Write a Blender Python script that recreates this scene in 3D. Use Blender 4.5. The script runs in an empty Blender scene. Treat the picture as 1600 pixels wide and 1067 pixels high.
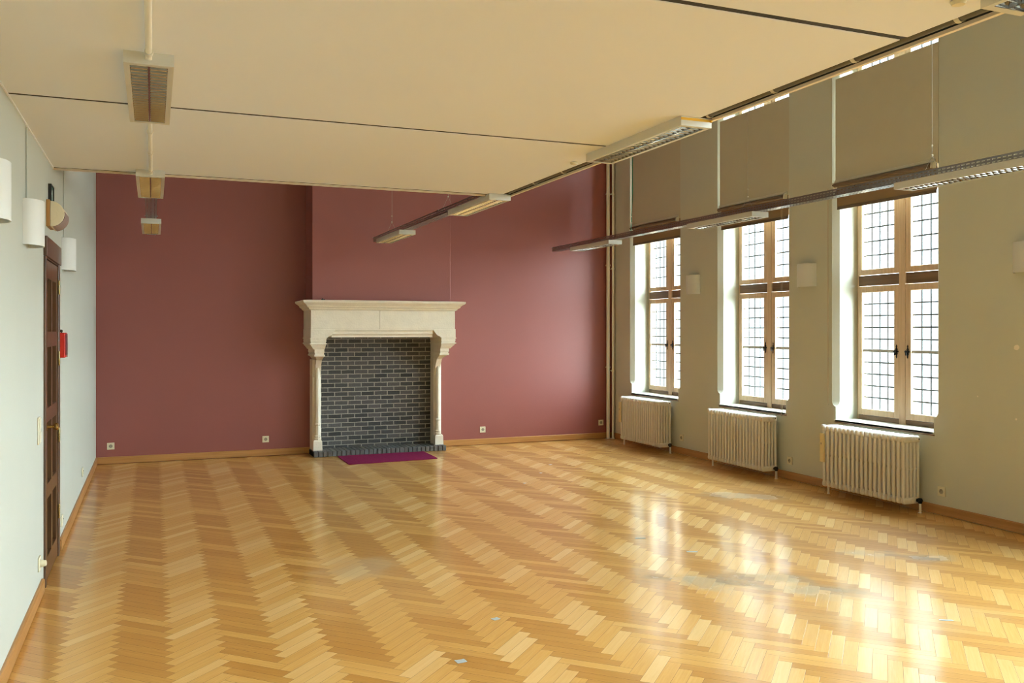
import bpy, bmesh, math, random
from mathutils import Vector, Matrix
random.seed(7)
C = bpy.context.scene.collection
SC = bpy.context.scene
PI = math.pi

# ------------------------------------------------------------------ camera
cam_d = bpy.data.cameras.new('camera')
cam = bpy.data.objects.new('camera', cam_d)
C.objects.link(cam)
cam.location = (0.0, 0.0, 1.6)
cam.rotation_euler = (PI / 2, math.radians(0.0), math.radians(-22.14))
cam_d.sensor_width = 36.0
cam_d.lens = 36.0 * 1378.0 / 1600.0
cam_d.shift_y = -18.0 / 1600.0
cam_d.clip_start = 0.02
cam_d.clip_end = 200
SC.camera = cam

# ------------------------------------------------------------------ daylight
XL, XR, YB, YR = -0.63, 6.31, 11.57, -3.0
ZT = 4.8
WINDOWS = [10.385, 8.28, 6.338, 3.45, 2.05, 0.65, -0.75, -2.15]     # window centres along the right wall; unseen ones nearer the camera added for light
HALF = 0.597
world = bpy.data.worlds.new('overcast_sky')
SC.world = world
world.use_nodes = True
nt = world.node_tree
nt.nodes.clear()
wo = nt.nodes.new('ShaderNodeOutputWorld')
bg = nt.nodes.new('ShaderNodeBackground')
ramp = nt.nodes.new('ShaderNodeValToRGB')
sep = nt.nodes.new('ShaderNodeSeparateXYZ')
tc = nt.nodes.new('ShaderNodeTexCoord')
mp = nt.nodes.new('ShaderNodeMapRange')
mp.inputs['From Min'].default_value = -1
mp.inputs['From Max'].default_value = 1
nt.links.new(tc.outputs['Generated'], sep.inputs[0])
nt.links.new(sep.outputs['Z'], mp.inputs['Value'])
nt.links.new(mp.outputs[0], ramp.inputs[0])
nt.links.new(ramp.outputs[0], bg.inputs[0])
nt.links.new(bg.outputs[0], wo.inputs[0])
ramp.color_ramp.elements[0].position = 0.40
ramp.color_ramp.elements[0].color = (0.50, 0.56, 0.54, 1)
ramp.color_ramp.elements[1].position = 0.56
ramp.color_ramp.elements[1].color = (0.85, 1.0, 1.10, 1)
bg.inputs['Strength'].default_value = 1.0
SKY, GLOW = 3.6, 56.0                                  # overcast radiance, and an added brighter lobe behind the camera that fills the room
vd = nt.nodes.new('ShaderNodeVectorMath')
vd.operation = 'DOT_PRODUCT'
vd.inputs[1].default_value = Vector((0.60, -0.48, 0.64)).normalized()
nt.links.new(tc.outputs['Generated'], vd.inputs[0])
ms = nt.nodes.new('ShaderNodeMapRange')
ms.interpolation_type = 'SMOOTHSTEP'
ms.inputs['From Min'].default_value = 0.25
ms.inputs['From Max'].default_value = 0.95
ms.inputs['To Min'].default_value = SKY
ms.inputs['To Max'].default_value = SKY + GLOW
nt.links.new(vd.outputs['Value'], ms.inputs['Value'])
nt.links.new(ms.outputs[0], bg.inputs['Strength'])
for yc in WINDOWS:                                     # portals guide daylight sampling, they give no light of their own
    ld = bpy.data.lights.new('window_portal', 'AREA')
    ld.shape = 'RECTANGLE'
    ld.size, ld.size_y = 1.15, 3.8
    ld.cycles.is_portal = True
    lo = bpy.data.objects.new('window_portal', ld)
    C.objects.link(lo)
    lo.location = (6.74, yc, 2.6)
    lo.rotation_euler = Vector((-1, 0, 0)).to_track_quat('-Z', 'Z').to_euler()
REAR = []              # glazed openings in the wall behind the camera: x from, x to, top
for xa, xb, zt in REAR:
    ld = bpy.data.lights.new('window_portal', 'AREA')
    ld.shape = 'RECTANGLE'
    ld.size, ld.size_y = xb - xa, zt - 0.7
    ld.cycles.is_portal = True
    lo = bpy.data.objects.new('window_portal', ld)
    C.objects.link(lo)
    lo.location = ((xa + xb) / 2, YR - .32, (zt + 0.7) / 2)
    lo.rotation_euler = Vector((0, 1, 0)).to_track_quat('-Z', 'Z').to_euler()
vs = SC.view_settings
vs.view_transform = 'Standard'
vs.look = 'None'
vs.gamma = 1.0
vs.use_curve_mapping = False
vs.exposure = -0.12
SC.cycles.filter_width = 1.0
SC.cycles.max_bounces = 14
SC.cycles.diffuse_bounces = 10
SC.cycles.glossy_bounces = 5
SC.cycles.transparent_max_bounces = 12
SC.cycles.sample_clamp_indirect = 6.0
SC.cycles.use_denoising = True
SC.cycles.caustics_reflective = False

# ------------------------------------------------------------------ materials
def srgb(r, g, b):
    f = lambda c: (c / 255 / 12.92) if c / 255 <= 0.04045 else ((c / 255 + 0.055) / 1.055) ** 2.4
    return (f(r), f(g), f(b), 1)

def new_mat(name):
    m = bpy.data.materials.new(name)
    m.use_nodes = True
    n = m.node_tree
    n.nodes.clear()
    out = n.nodes.new('ShaderNodeOutputMaterial')
    b = n.nodes.new('ShaderNodeBsdfPrincipled')
    n.links.new(b.outputs[0], out.inputs[0])
    return m, n, b

def node(n, t, **kw):
    x = n.nodes.new(t)
    for k, v in kw.items():
        setattr(x, k, v)
    return x

def math_node(n, op, a, b=None, c=None, clamp=False):
    x = n.nodes.new('ShaderNodeMath')
    x.operation = op
    x.use_clamp = clamp
    for i, v in enumerate((a, b, c)):
        if v is None:
            continue
        if isinstance(v, (int, float)):
            x.inputs[i].default_value = v
        else:
            n.links.new(v, x.inputs[i])
    return x.outputs[0]

def mix_col(n, fac, a, b, blend='MIX'):
    x = n.nodes.new('ShaderNodeMix')
    x.data_type = 'RGBA'
    x.blend_type = blend
    x.clamp_factor = True
    for i, v in ((0, fac), (6, a), (7, b)):
        if isinstance(v, (int, float)):
            x.inputs[i].default_value = v
        elif isinstance(v, tuple):
            x.inputs[i].default_value = v
        else:
            n.links.new(v, x.inputs[i])
    return x.outputs[2]

def mat_plain(name, col, rough=0.5, metal=0.0, var=0.06, scale=6.0, bump=0.0, bscale=60.0, coat=0.0, spec=0.5):
    """paint, metal or stone: one colour with a slight noise in tone and an optional fine bump"""
    m, n, b = new_mat(name)
    g = node(n, 'ShaderNodeNewGeometry')
    t = node(n, 'ShaderNodeTexNoise')
    t.inputs['Scale'].default_value = scale
    t.inputs['Detail'].default_value = 4
    n.links.new(g.outputs['Position'], t.inputs['Vector'])
    lo = tuple(c * (1 - var) for c in col[:3]) + (1,)
    hi = tuple(min(1, c * (1 + var)) for c in col[:3]) + (1,)
    n.links.new(mix_col(n, t.outputs[0], lo, hi), b.inputs['Base Color'])
    b.inputs['Roughness'].default_value = rough
    b.inputs['Metallic'].default_value = metal
    b.inputs['Coat Weight'].default_value = coat
    b.inputs['Specular IOR Level'].default_value = spec
    if bump:
        t2 = node(n, 'ShaderNodeTexNoise')
        t2.inputs['Scale'].default_value = bscale
        t2.inputs['Detail'].default_value = 3
        n.links.new(g.outputs['Position'], t2.inputs['Vector'])
        bp = node(n, 'ShaderNodeBump')
        bp.inputs['Strength'].default_value = bump
        bp.inputs['Distance'].default_value = 0.01
        n.links.new(t2.outputs[0], bp.inputs['Height'])
        n.links.new(bp.outputs[0], b.inputs['Normal'])
    return m

def mat_wood(name, dark, light, axis='Z', rough=0.45, coat=0.0, scale=1.0):
    m, n, b = new_mat(name)
    tcn = node(n, 'ShaderNodeTexCoord')
    mpn = node(n, 'ShaderNodeMapping')
    s = {'X': (1.5, 40, 40), 'Y': (40, 1.5, 40), 'Z': (40, 40, 1.5)}[axis]
    mpn.inputs['Scale'].default_value = tuple(v * scale for v in s)
    n.links.new(tcn.outputs['Object'], mpn.inputs[0])
    t = node(n, 'ShaderNodeTexNoise')
    t.inputs['Scale'].default_value = 1.0
    t.inputs['Detail'].default_value = 5
    t.inputs['Distortion'].default_value = 0.6
    n.links.new(mpn.outputs[0], t.inputs['Vector'])
    rp = node(n, 'ShaderNodeValToRGB')
    rp.color_ramp.elements[0].position = 0.3
    rp.color_ramp.elements[1].position = 0.7
    rp.color_ramp.elements[0].color = dark
    rp.color_ramp.elements[1].color = light
    n.links.new(t.outputs[0], rp.inputs[0])
    n.links.new(rp.outputs[0], b.inputs['Base Color'])
    b.inputs['Roughness'].default_value = rough
    b.inputs['Coat Weight'].default_value = coat
    b.inputs['Coat Roughness'].default_value = 0.2
    return m

M = {}
M['paint'] = mat_plain('pale_green_wall_paint', (0.49, 0.51, 0.445, 1), 0.7, var=0.03, scale=2.0, bump=0.08, bscale=90)
M['burgundy'] = mat_plain('burgundy_wall_paint', (0.285, 0.090, 0.078, 1), 0.45, var=0.05, scale=1.6, spec=0.5, bump=0.06, bscale=90)
M['ceiling'] = mat_plain('cream_ceiling_board', (0.79, 0.83, 0.90, 1), 0.7, var=0.02, scale=1.0, bump=0.03, bscale=60)
M['dark_gap'] = mat_plain('dark_joint', (0.03, 0.028, 0.024, 1), 0.8)
M['lip'] = mat_plain('cream_edge_trim', (0.78, 0.68, 0.52, 1), 0.5)
M['white_metal'] = mat_plain('off_white_enamel', (0.62, 0.61, 0.54, 1), 0.35, var=0.03)
M['radiator'] = mat_plain('cream_radiator_enamel', (0.74, 0.71, 0.63, 1), 0.32, var=0.03)
M['sconce'] = mat_plain('matt_white_plaster', (0.68, 0.70, 0.67, 1), 0.65, var=0.02)
M['steel'] = mat_plain('galvanised_steel', (0.34, 0.33, 0.32, 1), 0.30, metal=1.0, var=0.12, scale=25)
M['mirror'] = mat_plain('polished_louvre_aluminium', (0.44, 0.43, 0.43, 1), 0.08, metal=1.0, var=0.02)
M['tube'] = mat_plain('fluorescent_tube_glass', (0.82, 0.82, 0.80, 1), 0.25)
M['conduit'] = mat_plain('white_plastic_conduit', (0.80, 0.78, 0.68, 1), 0.4, var=0.02)
M['dark_pipe'] = mat_plain('dark_olive_pipe', (0.085, 0.080, 0.060, 1), 0.4)
M['stone'] = mat_plain('cream_limestone', (0.80, 0.745, 0.61, 1), 0.75, var=0.10, scale=9, bump=0.25, bscale=45)
M['mat'] = mat_plain('magenta_carpet', (0.23, 0.018, 0.075, 1), 0.95, var=0.2, scale=30, bump=0.8, bscale=400, spec=0.1)
M['base_wood'] = mat_wood('orange_brown_skirting_wood', (0.36, 0.17, 0.05, 1), (0.46, 0.23, 0.075, 1), 'Y', 0.4, 0.2)
M['base_wood_x'] = mat_wood('orange_brown_skirting_wood_back', (0.40, 0.19, 0.05, 1), (0.50, 0.25, 0.08, 1), 'X', 0.4, 0.2)
M['win_wood'] = mat_wood('light_oak_window_wood', (0.58, 0.42, 0.26, 1), (0.70, 0.53, 0.36, 1), 'Z', 0.45)
M['win_dark'] = mat_wood('dark_brown_window_wood', (0.13, 0.075, 0.035, 1), (0.19, 0.11, 0.055, 1), 'Y', 0.45)
M['sill'] = mat_plain('painted_sill', (0.70, 0.70, 0.62, 1), 0.3, var=0.03)
M['sill_dark'] = mat_plain('sill_front_edge', (0.22, 0.14, 0.08, 1), 0.5)
M['door_wood'] = mat_wood('dark_oak_door_wood', (0.055, 0.026, 0.011, 1), (0.125, 0.060, 0.026, 1), 'Z', 0.35, 0.3)
M['brass'] = mat_plain('aged_brass', (0.45, 0.31, 0.11, 1), 0.25, metal=1.0)
M['black_iron'] = mat_plain('black_wrought_iron', (0.02, 0.02, 0.02, 1), 0.4, metal=0.6)
M['lead'] = mat_plain('lead_strip', (0.12, 0.13, 0.13, 1), 0.5, metal=0.5)
M['lead_pale'] = mat_plain('pale_saddle_bar', (0.42, 0.43, 0.42, 1), 0.5)
M['fabric'] = mat_plain('olive_grey_blind_fabric', (0.56, 0.53, 0.41, 1), 0.85, var=0.03, bump=0.1, bscale=500, spec=0.2)
M['brown_fabric'] = mat_plain('brown_blind_fabric', (0.27, 0.18, 0.09, 1), 0.8, var=0.04)
M['brown_tube'] = mat_plain('brown_roller_tube', (0.15, 0.10, 0.06, 1), 0.5)
M['hem'] = mat_plain('pale_hem_bar', (0.62, 0.60, 0.50, 1), 0.45)
M['cord'] = mat_plain('grey_cord', (0.42, 0.41, 0.36, 1), 0.6)
M['cord_tan'] = mat_plain('tan_cord', (0.50, 0.40, 0.27, 1), 0.6)
M['green'] = mat_plain('green_cable', (0.02, 0.22, 0.12, 1), 0.5)
M['yellow'] = mat_plain('yellow_tape', (0.72, 0.42, 0.02, 1), 0.5)
M['ivory'] = mat_plain('ivory_plastic', (0.72, 0.68, 0.50, 1), 0.35, var=0.02)
M['ivory_dark'] = mat_plain('socket_recess', (0.33, 0.30, 0.22, 1), 0.5)
M['socket_hole'] = mat_plain('socket_hole', (0.03, 0.03, 0.03, 1), 0.6)
M['meter'] = mat_plain('yellowed_meter_plastic', (0.70, 0.58, 0.30, 1), 0.4)
M['red'] = mat_plain('red_enamel', (0.52, 0.020, 0.008, 1), 0.45)
M['dark_red'] = mat_plain('dark_red_face', (0.12, 0.03, 0.04, 1), 0.4)
M['cream'] = mat_plain('cream_plastic', (0.74, 0.66, 0.46, 1), 0.45)
M['mauve'] = mat_plain('mauve_grey_grille', (0.30, 0.22, 0.20, 1), 0.7, bump=0.4, bscale=300)
M['plate_wood'] = mat_wood('honey_wood_plate', (0.34, 0.17, 0.04, 1), (0.45, 0.24, 0.07, 1), 'Z')
M['black'] = mat_plain('black_plastic', (0.015, 0.015, 0.015, 1), 0.4)
M['sign_green'] = mat_plain('green_sign_face', (0.02, 0.16, 0.11, 1), 0.3)
M['sign_white'] = mat_plain('pale_sign_mark', (0.70, 0.75, 0.70, 1), 0.4)
M['tape'] = mat_plain('blue_grey_tape', (0.42, 0.47, 0.48, 1), 0.5, var=0.15, scale=60)

def mat_glass():
    m = bpy.data.materials.new('clear_window_glass')
    m.use_nodes = True
    n = m.node_tree
    n.nodes.clear()
    out = n.nodes.new('ShaderNodeOutputMaterial')
    tr = n.nodes.new('ShaderNodeBsdfTransparent')
    gl = n.nodes.new('ShaderNodeBsdfGlossy')
    gl.inputs['Roughness'].default_value = 0.02
    tr.inputs[0].default_value = (0.93, 0.95, 0.94, 1)
    mx = n.nodes.new('ShaderNodeMixShader')
    mx.inputs[0].default_value = 0.06
    n.links.new(tr.outputs[0], mx.inputs[1])
    n.links.new(gl.outputs[0], mx.inputs[2])
    n.links.new(mx.outputs[0], out.inputs[0])
    return m
M['glass'] = mat_glass()

def mat_brick():
    m, n, b = new_mat('dark_grey_brick')
    g = node(n, 'ShaderNodeNewGeometry')
    s = node(n, 'ShaderNodeSeparateXYZ')
    n.links.new(g.outputs['Position'], s.inputs[0])
    cx = node(n, 'ShaderNodeCombineXYZ')
    n.links.new(s.outputs['X'], cx.inputs[0])
    n.links.new(math_node(n, 'SUBTRACT', s.outputs['Z'], 0.045), cx.inputs[1])
    nz = node(n, 'ShaderNodeTexNoise')
    nz.inputs['Scale'].default_value = 14
    n.links.new(g.outputs['Position'], nz.inputs['Vector'])
    ad = node(n, 'ShaderNodeVectorMath', operation='SCALE')
    sb = node(n, 'ShaderNodeVectorMath', operation='SUBTRACT')
    sb.inputs[1].default_value = (0.5, 0.5, 0.5)
    n.links.new(nz.outputs['Color'], sb.inputs[0])
    n.links.new(sb.outputs[0], ad.inputs[0])
    ad.inputs['Scale'].default_value = 0.008
    av = node(n, 'ShaderNodeVectorMath', operation='ADD')
    n.links.new(cx.outputs[0], av.inputs[0])
    n.links.new(ad.outputs[0], av.inputs[1])
    br = node(n, 'ShaderNodeTexBrick')
    br.offset = 0.5
    br.inputs['Scale'].default_value = 1.0
    br.inputs['Brick Width'].default_value = 0.175
    br.inputs['Row Height'].default_value = 0.0575
    br.inputs['Mortar Size'].default_value = 0.0065
    br.inputs['Mortar Smooth'].default_value = 0.3
    br.inputs['Bias'].default_value = -0.1
    br.inputs['Color1'].default_value = (0.038, 0.038, 0.038, 1)
    br.inputs['Color2'].default_value = (0.105, 0.102, 0.098, 1)
    br.inputs['Mortar'].default_value = (0.34, 0.32, 0.27, 1)
    n.links.new(av.outputs[0], br.inputs['Vector'])
    n2 = node(n, 'ShaderNodeTexNoise')
    n2.inputs['Scale'].default_value = 60
    n.links.new(g.outputs['Position'], n2.inputs['Vector'])
    n.links.new(mix_col(n, 0.35, br.outputs[0], n2.outputs[0], 'OVERLAY'), b.inputs['Base Color'])
    b.inputs['Roughness'].default_value = 0.8
    bp = node(n, 'ShaderNodeBump')
    bp.inputs['Strength'].default_value = 0.8
    bp.inputs['Distance'].default_value = 0.008
    n.links.new(math_node(n, 'ADD', math_node(n, 'SUBTRACT', 1.0, br.outputs['Fac']), math_node(n, 'MULTIPLY', n2.outputs[0], 0.3)), bp.inputs['Height'])
    n.links.new(bp.outputs[0], b.inputs['Normal'])
    return m
M['brick'] = mat_brick()
M['hearth_brick'] = mat_plain('grey_hearth_brick', (0.115, 0.115, 0.108, 1), 0.7, var=0.35, scale=22, bump=0.4, bscale=70)
M['hearth_top'] = mat_plain('grey_hearth_mortar', (0.17, 0.17, 0.15, 1), 0.8, var=0.2, scale=40)

def mat_floor():
    """varnished oak herringbone: each block its own tone and grain, joints, worn grey patches"""
    m, n, b = new_mat('oak_herringbone')
    g = node(n, 'ShaderNodeNewGeometry')
    rnd = g.outputs['Random Per Island']
    uv = node(n, 'ShaderNodeTexCoord')
    s = node(n, 'ShaderNodeSeparateXYZ')
    n.links.new(uv.outputs['UV'], s.inputs[0])
    u, v = s.outputs['X'], s.outputs['Y']
    painted_sheen = node(n, 'ShaderNodeAttribute', attribute_name='lot').outputs['Fac']  # direction-dependent wood sheen, painted into the base colour per block
    # grain
    cx = node(n, 'ShaderNodeCombineXYZ')
    n.links.new(math_node(n, 'MULTIPLY', u, 5.0), cx.inputs[0])
    n.links.new(math_node(n, 'MULTIPLY', v, 110.0), cx.inputs[1])
    n.links.new(math_node(n, 'MULTIPLY', rnd, 300.0), cx.inputs[2])
    gr = node(n, 'ShaderNodeTexNoise')
    gr.inputs['Scale'].default_value = 1.0
    gr.inputs['Detail'].default_value = 5
    gr.inputs['Roughness'].default_value = 0.6
    gr.inputs['Distortion'].default_value = 0.5
    n.links.new(cx.outputs[0], gr.inputs['Vector'])
    wn = node(n, 'ShaderNodeTexWhiteNoise', noise_dimensions='1D')
    n.links.new(math_node(n, 'MULTIPLY', rnd, 917.0), wn.inputs['W'])
    r2 = wn.outputs['Value']
    tone = math_node(n, 'ADD', math_node(n, 'MULTIPLY', math_node(n, 'SUBTRACT', math_node(n, 'POWER', r2, 2.6), 0.28), 0.50), math_node(n, 'MULTIPLY', painted_sheen, 0.40))
    tone = math_node(n, 'ADD', tone, math_node(n, 'MULTIPLY', math_node(n, 'SUBTRACT', gr.outputs[0], 0.5), 0.55))
    bl = node(n, 'ShaderNodeTexNoise')
    bl.inputs['Scale'].default_value = 0.55
    bl.inputs['Detail'].default_value = 3
    n.links.new(g.outputs['Position'], bl.inputs['Vector'])
    tone = math_node(n, 'ADD', tone, math_node(n, 'MULTIPLY', math_node(n, 'SUBTRACT', bl.outputs[0], 0.5), 0.5))
    tone = math_node(n, 'ADD', tone, 0.16, clamp=True)
    rp = node(n, 'ShaderNodeValToRGB')
    e = rp.color_ramp.elements
    e[0].position, e[0].color = 0.0, (0.53, 0.252, 0.047, 1)
    e[1].position, e[1].color = 1.0, (0.86, 0.575, 0.24, 1)
    x = e.new(0.45)
    x.color = (0.73, 0.405, 0.105, 1)
    n.links.new(tone, rp.inputs[0])
    col = rp.outputs[0]
    # joints between blocks
    def edge(c, size):
        d = math_node(n, 'MINIMUM', c, math_node(n, 'SUBTRACT', size, c))
        mr = node(n, 'ShaderNodeMapRange')
        mr.inputs['From Min'].default_value = 0.0003
        mr.inputs['From Max'].default_value = 0.0016
        mr.inputs['To Min'].default_value = 1
        mr.inputs['To Max'].default_value = 0
        n.links.new(d, mr.inputs['Value'])
        return mr.outputs[0]
    joint = math_node(n, 'MAXIMUM', edge(u, 0.354), edge(v, 0.067))
    col = mix_col(n, math_node(n, 'MULTIPLY', joint, 0.6), col, (0.07, 0.032, 0.010, 1))
    # worn patches, water marks
    ps = node(n, 'ShaderNodeSeparateXYZ')
    n.links.new(g.outputs['Position'], ps.inputs[0])
    pn = node(n, 'ShaderNodeTexNoise')
    pn.inputs['Scale'].default_value = 3.2
    pn.inputs['Detail'].default_value = 6
    n.links.new(g.outputs['Position'], pn.inputs['Vector'])
    def blob(X, Y, rx, ry, ang, soft=0.85):
        dx = math_node(n, 'SUBTRACT', ps.outputs['X'], X)
        dy = math_node(n, 'SUBTRACT', ps.outputs['Y'], Y)
        ca, sa = math.cos(ang), math.sin(ang)
        a = math_node(n, 'DIVIDE', math_node(n, 'ADD', math_node(n, 'MULTIPLY', dx, ca), math_node(n, 'MULTIPLY', dy, sa)), rx)
        c = math_node(n, 'DIVIDE', math_node(n, 'SUBTRACT', math_node(n, 'MULTIPLY', dy, ca), math_node(n, 'MULTIPLY', dx, sa)), ry)
        d = math_node(n, 'SQRT', math_node(n, 'ADD', math_node(n, 'MULTIPLY', a, a), math_node(n, 'MULTIPLY', c, c)))
        d = math_node(n, 'ADD', d, math_node(n, 'MULTIPLY', math_node(n, 'SUBTRACT', pn.outputs[0], 0.5), 2.2))
        mr = node(n, 'ShaderNodeMapRange', interpolation_type='SMOOTHSTEP')
        mr.inputs['From Min'].default_value = 1.0
        mr.inputs['From Max'].default_value = 1.0 - soft
        n.links.new(d, mr.inputs['Value'])
        return mr.outputs[0]
    grey = None
    for p in ((3.22, 4.78, 0.48, 0.24, -0.5), (3.66, 4.66, 0.44, 0.20, -0.6), (3.70, 4.32, 0.42, 0.22, -0.5), (5.20, 7.05, 0.60, 0.30, -0.5), (4.82, 4.80, 0.55, 0.17, -0.6)):
        q = blob(*p)
        grey = q if grey is None else math_node(n, 'MAXIMUM', grey, q)
    pale = math_node(n, 'MAXIMUM', blob(1.30, 5.85, 0.40, 0.42, 0.2, 0.9), math_node(n, 'MULTIPLY', blob(3.9, 3.9, 0.8, 0.8, 0, 0.9), 0.5))
    gcol = mix_col(n, math_node(n, 'ADD', math_node(n, 'MULTIPLY', painted_sheen, 0.6), math_node(n, 'MULTIPLY', gr.outputs[0], 0.5)), (0.150, 0.095, 0.043, 1), (0.50, 0.385, 0.215, 1))
    col = mix_col(n, math_node(n, 'MULTIPLY', grey, math_node(n, 'ADD', 0.55, math_node(n, 'MULTIPLY', rnd, 0.45))), col, gcol)
    col = mix_col(n, math_node(n, 'MULTIPLY', pale, 0.5), col, (0.56, 0.42, 0.24, 1))
    n.links.new(col, b.inputs['Base Color'])
    b.inputs['Roughness'].default_value = 0.5
    b.inputs['Specular IOR Level'].default_value = 0.35
    fn = node(n, 'ShaderNodeTexNoise')
    fn.inputs['Scale'].default_value = 1.8
    fn.inputs['Detail'].default_value = 5
    n.links.new(g.outputs['Position'], fn.inputs['Vector'])
    cr = math_node(n, 'ADD', 0.08, math_node(n, 'MULTIPLY', fn.outputs[0], 0.15))
    cr = math_node(n, 'ADD', cr, math_node(n, 'MULTIPLY', grey, 0.16))
    n.links.new(cr, b.inputs['Coat Roughness'])
    n.links.new(math_node(n, 'SUBTRACT', 0.95, math_node(n, 'MULTIPLY', grey, 0.25)), b.inputs['Coat Weight'])
    b.inputs['Coat IOR'].default_value = 1.5
    # every block sits at a slightly different tilt
    wc = node(n, 'ShaderNodeTexWhiteNoise', noise_dimensions='1D')
    n.links.new(math_node(n, 'MULTIPLY', rnd, 531.0), wc.inputs['W'])
    sb = node(n, 'ShaderNodeVectorMath', operation='SUBTRACT')
    sb.inputs[1].default_value = (0.5, 0.5, 0.5)
    n.links.new(wc.outputs['Color'], sb.inputs[0])
    sc = node(n, 'ShaderNodeVectorMath', operation='SCALE')
    sc.inputs['Scale'].default_value = 0.012
    n.links.new(sb.outputs[0], sc.inputs[0])
    ad = node(n, 'ShaderNodeVectorMath', operation='ADD')
    n.links.new(g.outputs['Normal'], ad.inputs[0])
    n.links.new(sc.outputs[0], ad.inputs[1])
    nm = node(n, 'ShaderNodeVectorMath', operation='NORMALIZE')
    n.links.new(ad.outputs[0], nm.inputs[0])
    bp = node(n, 'ShaderNodeBump')
    bp.inputs['Strength'].default_value = 0.35
    bp.inputs['Distance'].default_value = 0.002
    hgt = math_node(n, 'SUBTRACT', math_node(n, 'MULTIPLY', gr.outputs[0], 0.25), math_node(n, 'MULTIPLY', joint, 0.6))
    hgt = math_node(n, 'ADD', hgt, math_node(n, 'MULTIPLY', fn.outputs[0], 1.2))
    n.links.new(hgt, bp.inputs['Height'])
    n.links.new(nm.outputs[0], bp.inputs['Normal'])
    n.links.new(bp.outputs[0], b.inputs['Normal'])
    n.links.new(bp.outputs[0], b.inputs['Coat Normal'])
    return m
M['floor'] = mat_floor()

def mat_wall_right():
    """the pale wall paint with two chips and hairline scratches where the photo shows them"""
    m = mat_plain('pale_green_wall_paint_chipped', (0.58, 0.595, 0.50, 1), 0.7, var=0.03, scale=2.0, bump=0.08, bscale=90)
    n = m.node_tree
    b = next(x for x in n.nodes if x.type == 'BSDF_PRINCIPLED')
    src = b.inputs['Base Color'].links[0].from_socket
    g = node(n, 'ShaderNodeNewGeometry')
    nz = node(n, 'ShaderNodeTexNoise')
    nz.inputs['Scale'].default_value = 30
    n.links.new(g.outputs['Position'], nz.inputs['Vector'])
    fac = None
    for (y, z, r) in ((4.947, 1.461, 0.022), (4.947, 0.895, 0.008), (5.30, 1.05, 0.006)):
        d = node(n, 'ShaderNodeVectorMath', operation='DISTANCE')
        n.links.new(g.outputs['Position'], d.inputs[0])
        d.inputs[1].default_value = (XR, y, z)
        q = math_node(n, 'LESS_THAN', math_node(n, 'ADD', d.outputs['Value'], math_node(n, 'MULTIPLY', math_node(n, 'SUBTRACT', nz.outputs[0], 0.5), r * 1.2)), r)
        fac = q if fac is None else math_node(n, 'MAXIMUM', fac, q)
    n.links.new(mix_col(n, fac, src, (0.85, 0.80, 0.70, 1)), b.inputs['Base Color'])
    return m
M['paint_right'] = mat_wall_right()

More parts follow.
